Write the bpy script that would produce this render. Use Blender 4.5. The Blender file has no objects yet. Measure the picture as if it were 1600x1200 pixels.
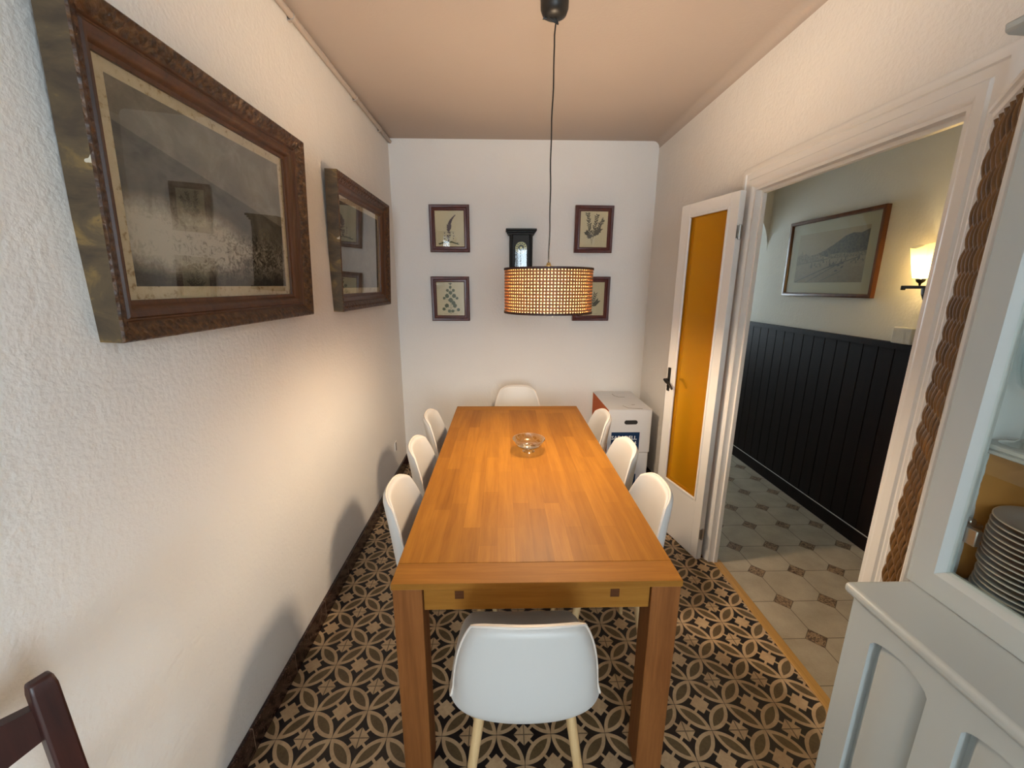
import bpy, bmesh, math, random
from mathutils import Matrix, Vector, Euler
random.seed(7)
PI = math.pi
S = bpy.context.scene
COL = S.collection

# ------------------------------------------------------------------ camera
F, YAW, PITCH, ROLL = 643.06, .0229, .2347, -.0032
CAM = Vector((.888, -1.1709, 1.6055))
fw = Vector((math.sin(YAW)*math.cos(PITCH), math.cos(YAW)*math.cos(PITCH), -math.sin(PITCH)))
rt = Vector((math.cos(YAW), -math.sin(YAW), 0))
dn = fw.cross(rt)
r2 = math.cos(ROLL)*rt + math.sin(ROLL)*dn
d2 = -math.sin(ROLL)*rt + math.cos(ROLL)*dn
cd = bpy.data.cameras.new('camera')
cam = bpy.data.objects.new('camera', cd)
COL.objects.link(cam)
m = Matrix.Identity(4)
for i in range(3):
    m[i][0] = r2[i]; m[i][1] = -d2[i]; m[i][2] = -fw[i]; m[i][3] = CAM[i]
cam.matrix_world = m
cd.sensor_fit = 'HORIZONTAL'; cd.sensor_width = 36; cd.lens = F/1600*36
cd.clip_start = .02; cd.clip_end = 60
S.camera = cam

# ------------------------------------------------------------------ world, daylight, exposure
SKY = (.72, .88, 1.0)
SKY_STRENGTH = 17.0
LAMP_W = 50.0
SCONCE_W = 3.6
W = bpy.data.worlds.new('world'); S.world = W; W.use_nodes = True
W.node_tree.nodes['Background'].inputs[0].default_value = (*SKY, 1)
W.node_tree.nodes['Background'].inputs[1].default_value = SKY_STRENGTH
S.view_settings.view_transform = 'Standard'
S.view_settings.look = 'None'
S.view_settings.gamma = 1
S.view_settings.use_curve_mapping = False
S.view_settings.exposure = 0.13

# room constants
XR = 2.125; YB = 2.39; ZC = 2.712; YR = -5.2      # right wall face, back wall face, ceiling, rear wall
XR2 = 2.16; XC = 3.16                             # corridor side of the partition, corridor wall
DY0, DY1, DZ = .015, .965, 2.07                   # doorway
# unseen window openings behind the camera, and one added at the corridor's far end
XRR = 3.4                                         # right wall of the wider rear part of the room
WINS = [(.45, 2.05, .80, 2.55)]                   # in the rear wall: (x0, x1, z0, z1)
WIN_SIDE = (-3.3, -2.1, 1.0, 2.5)                 # in the rear part's right wall: (y0, y1, z0, z1)
WIN_ADDED = (2.45, 2.80, 1.0, 2.3)                  # unseen opening added to bring daylight into the corridor's far end
def portal(loc, rot, w, h):                       # guides sky sampling through the opening
    ld = bpy.data.lights.new('window_portal', 'AREA'); ld.shape = 'RECTANGLE'
    ld.size = w; ld.size_y = h; ld.cycles.is_portal = True
    lo = bpy.data.objects.new('window_portal', ld); COL.objects.link(lo); lo.location = loc; lo.rotation_euler = rot
for (x0, x1, z0, z1) in WINS: portal(((x0+x1)/2, YR-.12, (z0+z1)/2), (PI/2, 0, 0), x1-x0, z1-z0)
y0, y1, z0, z1 = WIN_SIDE
portal((XRR+.12, (y0+y1)/2, (z0+z1)/2), (PI/2, 0, PI/2), y1-y0, z1-z0)
x0, x1, z0, z1 = WIN_ADDED
portal(((x0+x1)/2, 4.30, (z0+z1)/2), (-PI/2, 0, 0), x1-x0, z1-z0)

# ------------------------------------------------------------------ node helpers
class X:
    """socket wrapper with arithmetic"""
    def __init__(s, nt, v): s.nt = nt; s.v = v
    def _op(s, op, o=None, c=None):
        n = s.nt.nodes.new('ShaderNodeMath'); n.operation = op
        for i, a in enumerate((s, o, c)):
            if a is None: continue
            if isinstance(a, X): s.nt.links.new(a.v, n.inputs[i])
            else: n.inputs[i].default_value = a
        return X(s.nt, n.outputs[0])
    def __add__(s, o): return s._op('ADD', o)
    def __sub__(s, o): return s._op('SUBTRACT', o)
    def __mul__(s, o): return s._op('MULTIPLY', o)
    def __truediv__(s, o): return s._op('DIVIDE', o)
    def __lt__(s, o): return s._op('LESS_THAN', o)
    def __gt__(s, o): return s._op('GREATER_THAN', o)
    def max(s, o): return s._op('MAXIMUM', o)
    def min(s, o): return s._op('MINIMUM', o)
    def abs(s): return s._op('ABSOLUTE')
    def sqrt(s): return s._op('SQRT')
    def round(s): return s._op('ROUND')
    def clamp(s):
        r = s._op('ADD', 0.0); r.v.node.use_clamp = True; return r

class Mat:
    def __init__(s, name, color=(.8,.8,.8), rough=.5, metal=0, coat=0, spec=.5):
        s.m = bpy.data.materials.new(name); s.m.use_nodes = True
        s.nt = s.m.node_tree; s.n = s.nt.nodes; s.l = s.nt.links
        s.p = s.n['Principled BSDF']; s.out = s.n['Material Output']
        s.p.inputs['Base Color'].default_value = (*color, 1)
        s.p.inputs['Roughness'].default_value = rough
        s.p.inputs['Metallic'].default_value = metal
        s.p.inputs['Specular IOR Level'].default_value = spec
        if coat:
            s.p.inputs['Coat Weight'].default_value = coat; s.p.inputs['Coat Roughness'].default_value = .1
        s.m.diffuse_color = (*color, 1)
    def coord(s, kind='Object'):
        tc = s.n.new('ShaderNodeTexCoord'); return tc.outputs[kind]
    def mapped(s, kind='Object', scale=(1,1,1), loc=(0,0,0), rot=(0,0,0)):
        mp = s.n.new('ShaderNodeMapping'); s.l.new(s.coord(kind), mp.inputs[0])
        mp.inputs['Scale'].default_value = scale; mp.inputs['Location'].default_value = loc; mp.inputs['Rotation'].default_value = rot
        return mp.outputs[0]
    def xyz(s, v):
        n = s.n.new('ShaderNodeSeparateXYZ'); s.l.new(v, n.inputs[0]); return [X(s.nt, o) for o in n.outputs]
    def noise(s, v, scale=5, detail=4, rough=.55, dist=0):
        n = s.n.new('ShaderNodeTexNoise'); s.l.new(v, n.inputs['Vector'])
        n.inputs['Scale'].default_value = scale; n.inputs['Detail'].default_value = detail
        n.inputs['Roughness'].default_value = rough; n.inputs['Distortion'].default_value = dist
        return X(s.nt, n.outputs[0])
    def ramp(s, x, stops):
        r = s.n.new('ShaderNodeValToRGB'); s.l.new(x.v, r.inputs[0])
        e = r.color_ramp.elements
        while len(e) < len(stops): e.new(.5)
        for k, (p, c) in zip(e, stops): k.position = p; k.color = (*c, 1)
        return r.outputs[0]
    def mix(s, fac, a, b, mode='MIX'):
        n = s.n.new('ShaderNodeMix'); n.data_type = 'RGBA'; n.blend_type = mode
        for i, v in ((0, fac), (6, a), (7, b)):
            if isinstance(v, X): s.l.new(v.v, n.inputs[i])
            elif hasattr(v, 'node'): s.l.new(v, n.inputs[i])
            elif isinstance(v, tuple): n.inputs[i].default_value = (*v, 1)
            else: n.inputs[i].default_value = v
        return n.outputs[2]
    def base(s, c): s.l.new(c, s.p.inputs['Base Color'])
    def rough(s, x): s.l.new(x.v, s.p.inputs['Roughness'])
    def bump(s, h, strength=.3, dist=.01):
        b = s.n.new('ShaderNodeBump'); b.inputs['Strength'].default_value = strength; b.inputs['Distance'].default_value = dist
        s.l.new(h.v, b.inputs['Height']); s.l.new(b.outputs[0], s.p.inputs['Normal'])

def srgb(r, g, b):
    f = lambda c: (c/255/12.92) if c/255 <= .04045 else ((c/255+.055)/1.055)**2.4
    return (f(r), f(g), f(b))

M = {}
# --- plaster
def plaster(name, col, bump=.35):
    a = Mat(name, col, .85, spec=.2); v = a.coord()
    n1 = a.noise(v, 70, 3); n2 = a.noise(v, 9, 4, .6, .6); n3 = a.noise(v, 2.2, 3)
    a.bump(n1*.6 + n2*.9 + n3*1.2, bump, .012)
    a.base(a.mix((n3-.35)*.5, tuple(c*1.0 for c in col), tuple(c*.9 for c in col)))
    return a.m
M['wall'] = plaster('white_plaster', (.80, .775, .74))
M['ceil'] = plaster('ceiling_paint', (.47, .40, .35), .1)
M['corr'] = plaster('corridor_plaster', (.72, .70, .64), .2)
# --- hydraulic floor tile
def tile_floor():
    a = Mat('encaustic_tile', (.3,.2,.1), .42, spec=.35)
    v = a.coord(); x, y, z = a.xyz(v)
    p = x/.2 - .81; q = y/.2
    fx = (p - p.round()).abs(); fy = (q - q.round()).abs()
    gx = (fx*-1.0)+.5; gy = (fy*-1.0)+.5
    d1 = (fx*fx + fy*fy).sqrt(); d2 = (gx*gx + gy*gy).sqrt()
    R1 = .497; R0 = .432
    petal = (d1 < R1) * (d2 < R1)
    core = (d1 < R0) * (d2 < R0)
    sc = ((gx+gy) < .19).max(((gx-gy).abs() < .032)).max(gx.max(gy) < .112)
    so = ((fx+fy) < .19).max(((fx-fy).abs() < .032)).max(fx.max(fy) < .112)
    star = (d1 > R1)*sc + (d2 > R1)*so
    cream = petal.max(star)
    n = a.noise(v, 14, 5); n2 = a.noise(v, 90, 3)
    ccol = a.ramp(n*.7+n2*.3, [(.3, srgb(164,136,104)), (.7, srgb(204,176,140))])
    dcol = a.ramp(n*.6+n2*.4, [(.3, srgb(80,64,44)), (.7, srgb(110,92,64))])
    bcol = a.ramp(n, [(.3, srgb(17,13,15)), (.75, srgb(34,27,28))])
    c = a.mix(cream, bcol, ccol); c = a.mix(core, c, dcol)
    grout = (fx.min(fy) < .006)
    c = a.mix(grout*.65, c, srgb(40,34,30))
    # little lines through the small stars at the tile corners
    cross = ((fx+fy) < .195) * ((fx.min(fy)) < .012)
    c = a.mix(cross*.45, c, srgb(60,48,36))
    w = a.noise(v, 3.0, 4)
    c = a.mix(((w-.5)*.6).max(0.0), c, srgb(120,100,78))
    a.base(c); a.rough(n*.25+.32)
    a.bump(n2*.2 - grout*.6, .15, .003)
    return a.m
M['tile'] = tile_floor()
def corridor_floor():
    a = Mat('octagon_tile', (.5,.4,.3), .4)
    v = a.coord(); x, y, z = a.xyz(v); P = .2335
    p = (x-2.357)/P; q = (y-.865)/P
    fx = (p-p.round()).abs(); fy = (q-q.round()).abs()
    dd = fx+fy
    dot = dd < .225
    line = ((fx.min(fy) < .008)*(dd > .225)).max(((dd-.225).abs() < .011))
    n = a.noise(v, 7, 5); n2 = a.noise(v, 120, 2); n3 = a.noise(v, 60, 2, .5, 2.0)
    c0 = a.ramp(n*.8+n2*.2, [(.3, srgb(150,138,118)), (.7, srgb(178,166,146))])
    c1 = a.ramp(n3, [(.42, srgb(78,58,44)), (.56, srgb(150,126,98))])
    c = a.mix(dot, c0, c1); c = a.mix(line*.85, c, srgb(74,62,48))
    a.base(c); a.bump(n2*.1-line*.7, .2, .003)
    return a.m
M['octo'] = corridor_floor()
# --- wood
def wood(name, c0, c1, axis=1, scale=1.0, rough=.4, stave=None, coat=0):
    a = Mat(name, c0, rough, coat=coat, spec=.2 if name.startswith('oak') else (.18 if name.startswith('dark_pan') else .5))
    sc = [26*scale]*3; sc[axis] = 1.6*scale
    v = a.mapped('Object', tuple(sc)); g = a.noise(v, 1.0, 6, .6, .8)
    v2 = a.mapped('Object', tuple(k*5 for k in sc)); g2 = a.noise(v2, 1.0, 2)
    c = a.ramp(g*.75+g2*.25, [(.3, c0), (.7, c1)])
    if stave:
        tc = a.coord(); x, y, z = a.xyz(tc)
        comb = a.n.new('ShaderNodeCombineXYZ'); a.l.new(y.v, comb.inputs[0]); a.l.new(x.v, comb.inputs[1])
        b = a.n.new('ShaderNodeTexBrick'); a.l.new(comb.outputs[0], b.inputs['Vector'])
        b.inputs['Color1'].default_value = (.80,.77,.72,1); b.inputs['Color2'].default_value = (1.08,1.09,1.08,1)
        b.inputs['Mortar'].default_value = (.75,.7,.65,1)
        b.inputs['Scale'].default_value = 1; b.inputs['Mortar Size'].default_value = .0006; b.inputs['Brick Width'].default_value = stave[0]; b.inputs['Row Height'].default_value = stave[1]
        b.offset = .37; b.offset_frequency = 2; b.squash = .8; b.squash_frequency = 3
        c = a.mix(1.0, c, b.outputs['Color'], 'MULTIPLY')
    a.base(c); a.bump(g2, .06, .003)
    return a.m
OAK0, OAK1 = srgb(134,85,24), srgb(163,110,38)
M['oak_top'] = wood('oak_staves', OAK0, OAK1, 1, 1, .52, (.46, .062))
M['oak_x'] = wood('oak_crosswise', srgb(132,84,26), srgb(162,110,42), 0, 1, .6)
M['oak_z'] = wood('oak_upright', srgb(114,66,30), srgb(146,92,48), 2, 1, .5)
M['oak_end'] = wood('oak_end_grain', srgb(70,38,16), srgb(96,56,28), 0, 3, .6)
M['beech'] = wood('pale_beech', srgb(196,160,110), srgb(222,190,142), 2, 1, .5)
M['darkframe'] = wood('walnut_frame', srgb(52,28,14), srgb(98,58,28), 1, 1.2, .38)
M['oldside'] = None
M['mahog'] = wood('mahogany_frame', srgb(62,24,20), srgb(92,40,32), 1, 1, .32)
M['darkchair'] = wood('dark_stained_wood', srgb(38,16,14), srgb(66,30,24), 2, 1, .4)
M['wains'] = wood('dark_panelling', srgb(18,9,6), srgb(30,16,11), 2, .7, .55)
M['corrframe'] = wood('brown_frame', srgb(70,38,20), srgb(110,66,36), 1, 1, .3)
M['brasswood'] = wood('threshold_wood', srgb(150,110,52), srgb(190,146,80), 1, 1, .35)
M['rawply'] = wood('raw_panel_wood', srgb(176,120,58), srgb(202,146,80), 2, .6, .6)
# --- paints and plain
M['paint'] = Mat('white_gloss_paint', (.82,.80,.77), .38).m
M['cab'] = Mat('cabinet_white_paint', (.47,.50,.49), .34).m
def leather():
    a = Mat('white_leatherette', (.64,.625,.60), .42, spec=.4); v = a.coord()
    a.bump(a.noise(v, 260, 2), .06, .002); return a.m
M['shell'] = leather()
M['piping'] = Mat('white_piping', (.78,.70,.62), .5).m
M['black'] = Mat('black_plastic', (.012,.011,.010), .4).m
M['ebony'] = Mat('ebonised_wood', (.012,.011,.010), .5, spec=.25).m
M['iron'] = Mat('dark_iron', (.03,.026,.022), .42, .8).m
M['steel'] = Mat('hinge_steel', (.45,.44,.42), .3, 1).m
M['brass'] = Mat('aged_brass', (.5,.36,.16), .35, 1).m
M['gold'] = Mat('gilt', (.75,.55,.22), .35, .9).m
M['paper'] = Mat('aged_paper', srgb(208,194,162), .9, spec=.1).m
def spotted():
    a = Mat('foxed_paper_margin', srgb(190,174,146), .9, spec=.1); n = a.noise(a.coord(), 60, 3)
    a.base(a.ramp(n, [(.28, srgb(150,124,88)), (.42, srgb(196,180,150)), (.8, srgb(206,192,166))])); return a.m
M['mat'] = spotted()
M['ink'] = Mat('printing_ink', srgb(84,78,68), .9, spec=.1).m
M['inkpurple'] = Mat('purple_ink', srgb(92,74,80), .9, spec=.1).m
M['inkgreen'] = Mat('green_ink', srgb(84,90,66), .9, spec=.1).m
M['card'] = Mat('white_cardboard', (.66,.665,.68), .75, spec=.2).m
M['cardorange'] = Mat('orange_cardboard', srgb(196,104,62), .8, spec=.2).m
M['navy'] = Mat('navy_print', srgb(20,48,84), .7, spec=.2).m
M['white_ink'] = Mat('white_print', (.75,.78,.8), .7).m
M['hole'] = Mat('dark_hole', (.02,.02,.02), .8).m
M['line'] = Mat('crease_brown', srgb(96,84,74), .8).m
def baseboard():
    a = Mat('dark_marble_tile', srgb(46,24,20), .25); v = a.coord()
    n = a.noise(v, 9, 6, .65, 2.5); x, y, z = a.xyz(v)
    vein = ((n-.5).abs() < .006)
    c = a.ramp(n, [(.3, srgb(26,11,10)), (.6, srgb(52,27,22)), (.8, srgb(36,18,15))])
    c = a.mix(vein*.5, c, srgb(150,120,105))
    p = y/.3+.12; j = ((p-p.round()).abs() < .006); c = a.mix(j*.6, c, srgb(150,130,115))
    a.base(c); return a.m
M['base'] = baseboard()
def glass(name, tint=(1,1,1), ior=1.45, boost=1.0, rough=0.0, gloss=1.0):
    a = Mat(name); a.n.remove(a.p)
    t = a.n.new('ShaderNodeBsdfTransparent'); t.inputs[0].default_value = (*tint, 1)
    g = a.n.new('ShaderNodeBsdfGlossy'); g.inputs['Roughness'].default_value = rough; g.inputs[0].default_value = (gloss, gloss, gloss, 1)
    fr = a.n.new('ShaderNodeFresnel'); fr.inputs[0].default_value = ior
    mx = a.n.new('ShaderNodeMixShader')
    ge = a.n.new('ShaderNodeNewGeometry')
    x = ((X(a.nt, fr.outputs[0])*boost)*((X(a.nt, ge.outputs['Backfacing'])*-1.0)+1.0)).clamp(); a.l.new(x.v, mx.inputs[0])
    a.l.new(t.outputs[0], mx.inputs[1]); a.l.new(g.outputs[0], mx.inputs[2]); a.l.new(mx.outputs[0], a.out.inputs[0])
    return a.m
M['pane'] = glass('picture_glass', (.97,.98,.97), 1.5, 1.6)
M['cabglass'] = glass('cabinet_glass', (.95,.985,.98), 1.45, 1.2)
def crystal():
    a = Mat('clear_glass', (1,1,1), .02); a.p.inputs['Transmission Weight'].default_value = 1.0; a.p.inputs['IOR'].default_value = 1.45
    return a.m
M['crystal'] = crystal()
M['goblet'] = glass('thin_goblet_glass', (.88,.92,.92), 1.5, 3.6, .03)
def amber():
    a = Mat('amber_frosted_glass', srgb(238,176,34), .22); a.p.inputs['Transmission Weight'].default_value = .7
    a.p.inputs['IOR'].default_value = 1.2
    n = a.noise(a.coord(), 120, 2); a.bump(n, .04, .002)
    return a.m
M['amber'] = amber()
M['wicker'] = wood('brown_wicker', srgb(58,38,16), srgb(138,98,48), 2, 2, .4)
def cane():
    a = Mat('natural_cane', srgb(206,150,104), .6); n = a.noise(a.coord(), 90, 3)
    a.base(a.ramp(n, [(.3, srgb(138,84,50)), (.7, srgb(172,114,72))])); return a.m
M['cane'] = cane()
def liner():
    a = Mat('shade_liner'); a.n.remove(a.p)
    d = a.n.new('ShaderNodeBsdfDiffuse'); d.inputs[0].default_value = (.85,.78,.62,1)
    t = a.n.new('ShaderNodeBsdfTranslucent'); t.inputs[0].default_value = (.95,.68,.26,1)
    mx = a.n.new('ShaderNodeMixShader'); mx.inputs[0].default_value = .2
    a.l.new(d.outputs[0], mx.inputs[1]); a.l.new(t.outputs[0], mx.inputs[2]); a.l.new(mx.outputs[0], a.out.inputs[0]); return a.m
M['liner'] = liner()
M['band'] = Mat('dark_brown_band', srgb(58,30,22), .6).m
def emit(name, col, s):      # lit clear glass bulb
    a = Mat(name, col); a.n.remove(a.p)
    e = a.n.new('ShaderNodeEmission'); e.inputs[0].default_value = (*col, 1); e.inputs[1].default_value = s
    t = a.n.new('ShaderNodeBsdfTransparent'); ad = a.n.new('ShaderNodeAddShader')
    a.l.new(e.outputs[0], ad.inputs[0]); a.l.new(t.outputs[0], ad.inputs[1]); a.l.new(ad.outputs[0], a.out.inputs[0]); return a.m
M['bulb'] = emit('lit_bulb', (1,.72,.42), 18)
M['scbulb'] = emit('lit_sconce_bulb', (1,.78,.36), 7)
def frosted():
    a = Mat('frosted_sconce_glass'); a.n.remove(a.p)
    d = a.n.new('ShaderNodeBsdfTransparent'); d.inputs[0].default_value = (.95,.85,.6,1)
    t = a.n.new('ShaderNodeBsdfTranslucent'); t.inputs[0].default_value = (.98,.86,.55,1)
    mx = a.n.new('ShaderNodeMixShader'); mx.inputs[0].default_value = .6
    a.l.new(d.outputs[0], mx.inputs[1]); a.l.new(t.outputs[0], mx.inputs[2]); a.l.new(mx.outputs[0], a.out.inputs[0]); return a.m
M['frost'] = frosted()
M['plate'] = Mat('glazed_plate', (.42,.46,.47), .22).m
M['platerim'] = Mat('plate_rim_line', srgb(196,188,174), .3).m
M['plateunder'] = Mat('plate_underside', srgb(70,66,62), .3).m
def oldpaint():
    a = Mat('worn_frame_side', srgb(84,68,46), .7); v = a.mapped('Object', (9,9,4)); n = a.noise(v, 1.3, 5, .6, .5)
    v2 = a.coord(); n2 = a.noise(v2, 16, 3)
    c = a.ramp(n, [(.36, srgb(66,51,36)), (.50, srgb(88,71,48)), (.57, srgb(126,99,56)), (.60, srgb(40,38,36)), (.66, srgb(24,26,30)), (.72, srgb(84,68,46))])
    c = a.mix((n2 > .70)*1.0, c, srgb(196,184,164))
    a.base(c); return a.m
M['oldside'] = oldpaint()
def ornate():
    a = Mat('carved_gilt_wood', srgb(92,58,28), .4); v = a.coord()
    vo = a.n.new('ShaderNodeTexVoronoi'); a.l.new(a.mapped('Object', (1,1,1)), vo.inputs[0]); vo.inputs['Scale'].default_value = 55
    d = X(a.nt, vo.outputs['Distance']); n = a.noise(v, 40, 4, .6, 1.5)
    c = a.ramp(n*.6+d*.5, [(.3, srgb(40,22,12)), (.55, srgb(72,44,22)), (.8, srgb(104,70,36))])
    a.base(c); a.bump(d*-1.0+n*.8, .8, .006); return a.m
M['ornate'] = ornate()

# ------------------------------------------------------------------ mesh builder
class MB:
    def __init__(s): s.v = []; s.f = []; s.mi = []; s.cur = 0
    def mat(s, i): s.cur = i; return s
    def add(s, vs, fs):
        o = len(s.v); s.v += [tuple(v) for v in vs]
        for f in fs: s.f.append([o+i for i in f]); s.mi.append(s.cur)
        return s
    def box(s, a, b):
        x0,y0,z0 = a; x1,y1,z1 = b
        if x0 > x1: x0,x1 = x1,x0
        if y0 > y1: y0,y1 = y1,y0
        if z0 > z1: z0,z1 = z1,z0
        return s.add([(x0,y0,z0),(x1,y0,z0),(x1,y1,z0),(x0,y1,z0),(x0,y0,z1),(x1,y0,z1),(x1,y1,z1),(x0,y1,z1)],
            [(0,3,2,1),(4,5,6,7),(0,1,5,4),(1,2,6,5),(2,3,7,6),(3,0,4,7)])
    def hexa(s, lo, hi):   # two quads of 4 points each, ccw seen from the hi side
        return s.add(list(lo)+list(hi), [(3,2,1,0),(4,5,6,7),(0,1,5,4),(1,2,6,5),(2,3,7,6),(3,0,4,7)])
    def tube(s, pts, r, seg=8, cap=True):
        pts = [Vector(p) for p in pts]; n = len(pts)
        rs = r if isinstance(r, (list, tuple)) else [r]*n
        prev = None; vs = []; fs = []
        for i, p in enumerate(pts):
            t = (pts[min(i+1,n-1)]-pts[max(i-1,0)]).normalized()
            if prev is None:
                u = t.orthogonal().normalized()
            else:
                u = (prev - t*prev.dot(t)).normalized()
            prev = u; w = t.cross(u)
            for k in range(seg):
                a = 2*PI*k/seg; vs.append(p+(u*math.cos(a)+w*math.sin(a))*rs[i])
        for i in range(n-1):
            for k in range(seg):
                k2 = (k+1) % seg; fs.append((i*seg+k, i*seg+k2, (i+1)*seg+k2, (i+1)*seg+k))
        if cap: fs.append(tuple(range(seg))[::-1]); fs.append(tuple((n-1)*seg+k for k in range(seg)))
        return s.add(vs, fs)
    def lathe(s, prof, c=(0,0,0), seg=32, close=False):
        vs = []; fs = []; n = len(prof)
        for (r, z) in prof:
            for k in range(seg):
                a = 2*PI*k/seg; vs.append((c[0]+r*math.cos(a), c[1]+r*math.sin(a), c[2]+z))
        for i in range(n if close else n-1):
            j = (i+1) % n
            for k in range(seg):
                k2 = (k+1) % seg; fs.append((i*seg+k, i*seg+k2, j*seg+k2, j*seg+k))
        return s.add(vs, fs)
    def prism(s, poly, z0, z1, fn=None):   # polygon in xy extruded along z, fn maps the points
        n = len(poly); vs = [(x,y,z0) for x,y in poly]+[(x,y,z1) for x,y in poly]
        if fn: vs = [fn(*v) for v in vs]
        fs = [tuple(range(n))[::-1], tuple(range(n,2*n))]+[(i,(i+1)%n,n+(i+1)%n,n+i) for i in range(n)]
        return s.add(vs, fs)
    def flat(s, poly, z): return s.add([(x,y,z) for x,y in poly], [tuple(range(len(poly)))])
    def frame(s, w, h, prof):
        """mitred frame round a w x h outer rectangle in xy; prof = closed list of (inset, height)"""
        n = len(prof); vs = []; fs = []
        for (sx, sy) in ((-1,-1),(1,-1),(1,1),(-1,1)):
            for (i, z) in prof: vs.append((sx*(w/2-i), sy*(h/2-i), z))
        for c in range(4):
            d = (c+1) % 4
            for k in range(n):
                k2 = (k+1) % n; fs.append((c*n+k, d*n+k, d*n+k2, c*n+k2))
        return s.add(vs, fs)
    def mesh(s, name, mats, smooth=None, merge=False):
        me = bpy.data.meshes.new(name); me.from_pydata(s.v, [], s.f)
        for mm in (mats if isinstance(mats, (list, tuple)) else [mats]): me.materials.append(mm)
        for p, i in zip(me.polygons, s.mi): p.material_index = i
        bm = bmesh.new(); bm.from_mesh(me)
        if merge: bmesh.ops.remove_doubles(bm, verts=bm.verts, dist=1e-5)
        bmesh.ops.recalc_face_normals(bm, faces=bm.faces); bm.to_mesh(me); bm.free()
        if smooth is not None:
            for p in me.polygons: p.use_smooth = True
            me.set_sharp_from_angle(angle=math.radians(smooth))
        me.update(); return me
    def obj(s, name, mats, parent=None, bevel=0, smooth=None, label=None, merge=False):
        if bevel and smooth is None: smooth = 40
        o = bpy.data.objects.new(name, s.mesh(name, mats, smooth, merge)); COL.objects.link(o)
        if parent: o.parent = parent
        if bevel:
            md = o.modifiers.new('bevel', 'BEVEL'); md.width = bevel; md.segments = 2; md.limit_method = 'ANGLE'; md.angle_limit = math.radians(40)
        if label: o['label'] = label
        return o

def tag(o, label, cat, group=None):
    o['label'] = label; o['category'] = cat
    if group: o['group'] = group
    return o
def thing(name, label, cat, loc=(0,0,0), rotz=0, group=None, mat=None):
    o = bpy.data.objects.new(name, None); COL.objects.link(o); o.empty_display_size = .05
    if mat is not None: o.matrix_world = mat
    else: o.location = loc; o.rotation_euler = (0,0,rotz)
    return tag(o, label, cat, group)
def struct(o, label=None, cat=None):
    o['kind'] = 'structure'
    if label: o['label'] = label
    if cat: o['category'] = cat
    return o
def copy_tree(o, parent=None):
    c = o.copy(); COL.objects.link(c)
    if parent: c.parent = parent
    for ch in list(o.children): copy_tree(ch, c)
    return c
def wallmat(side, x, y, z, tilt=0, yaw=0):
    cols = {'left': ((0,1,0),(0,0,1),(1,0,0)), 'back': ((1,0,0),(0,0,1),(0,-1,0)), 'right': ((0,-1,0),(0,0,1),(-1,0,0))}[side]
    mm = Matrix.Identity(4)
    for c in range(3):
        for r in range(3): mm[r][c] = cols[c][r]
    mm = Matrix.Translation((x,y,z)) @ mm @ Matrix.Rotation(tilt, 4, 'X') @ Matrix.Rotation(yaw, 4, 'Y')
    return mm

# ------------------------------------------------------------------ the setting
T = .02
struct(MB().box((-.0,YR-.3,-.05),(2.15,YB+.1,0)).obj('floor', M['tile']), 'patterned brown and cream cement tile floor', 'floor')
struct(MB().box((2.185,-1.6,-.05),(XC+.1,4.2,0)).obj('floor_corridor', M['octo']), 'beige octagon tile floor of the corridor', 'floor')
struct(MB().box((2.15,-1.6,-.05),(2.185,YR-.3,0)).box((2.185,YR-.3,-.05),(XRR+.1,-1.6,0)).obj('floor_rear', M['tile']), 'patterned tile floor behind the camera', 'floor')
struct(MB().box((-.12,YR-.3,-.05),(0,YB+.12,ZC+.1)).obj('wall_left', M['wall']), 'long white plaster wall on the left', 'wall')
struct(MB().box((0,YB,-.05),(XR2,YB+.12,ZC+.1)).obj('wall_back', M['wall']), 'white plaster end wall behind the table', 'wall')
wr = MB()
wr.box((XR,DY1,-.0),(XR2,YB,ZC+.1)); wr.box((XR,-1.6,0),(XR2,DY0,ZC+.1)); wr.box((XR,DY0,DZ),(XR2,DY1,ZC+.1))
struct(wr.obj('wall_right', M['wall']), 'white wall on the right with the doorway', 'wall')
# ceiling with a coved right edge and a small one at the end wall
cv = []
R = .05
cv += [(-.1, ZC)]
for k in range(9):
    a = PI/2*k/8; cv.append((XR-R+R*math.sin(a), ZC-R+R*math.cos(a)))
cv += [(XR+.02, ZC-R), (XR+.02, ZC+.12), (-.1, ZC+.12)]
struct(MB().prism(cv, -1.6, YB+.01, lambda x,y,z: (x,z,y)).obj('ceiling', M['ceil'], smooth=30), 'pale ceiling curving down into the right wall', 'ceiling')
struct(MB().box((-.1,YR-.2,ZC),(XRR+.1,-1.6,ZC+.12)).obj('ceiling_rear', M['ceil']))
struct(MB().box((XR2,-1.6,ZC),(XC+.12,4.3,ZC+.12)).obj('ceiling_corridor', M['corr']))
# rear part of the room, behind the camera, with its two windows
wre = MB(); xs = [-.12]
lo_, hi_ = -.12, XRR+.12
prev = lo_
for (x0,x1,z0,z1) in WINS:
    wre.box((prev,YR-.12,0),(x0,YR,ZC+.1)); wre.box((x0,YR-.12,0),(x1,YR,z0)); wre.box((x0,YR-.12,z1),(x1,YR,ZC+.1)); prev = x1
wre.box((prev,YR-.12,0),(hi_,YR,ZC+.1))
struct(wre.obj('wall_rear', M['wall']))
wy0, wy1, wz0, wz1 = WIN_SIDE
struct(MB().box((XRR,YR,0),(XRR+.12,wy0,ZC+.1)).box((XRR,wy1,0),(XRR+.12,-1.6,ZC+.1)).box((XRR,wy0,0),(XRR+.12,wy1,wz0)).box((XRR,wy0,wz1),(XRR+.12,wy1,ZC+.1)).obj('wall_rear_right', M['wall']))
struct(MB().box((XR2,-1.72,0),(XRR,-1.6,ZC)).obj('wall_rear_front', M['wall']))
b = MB()
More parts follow.
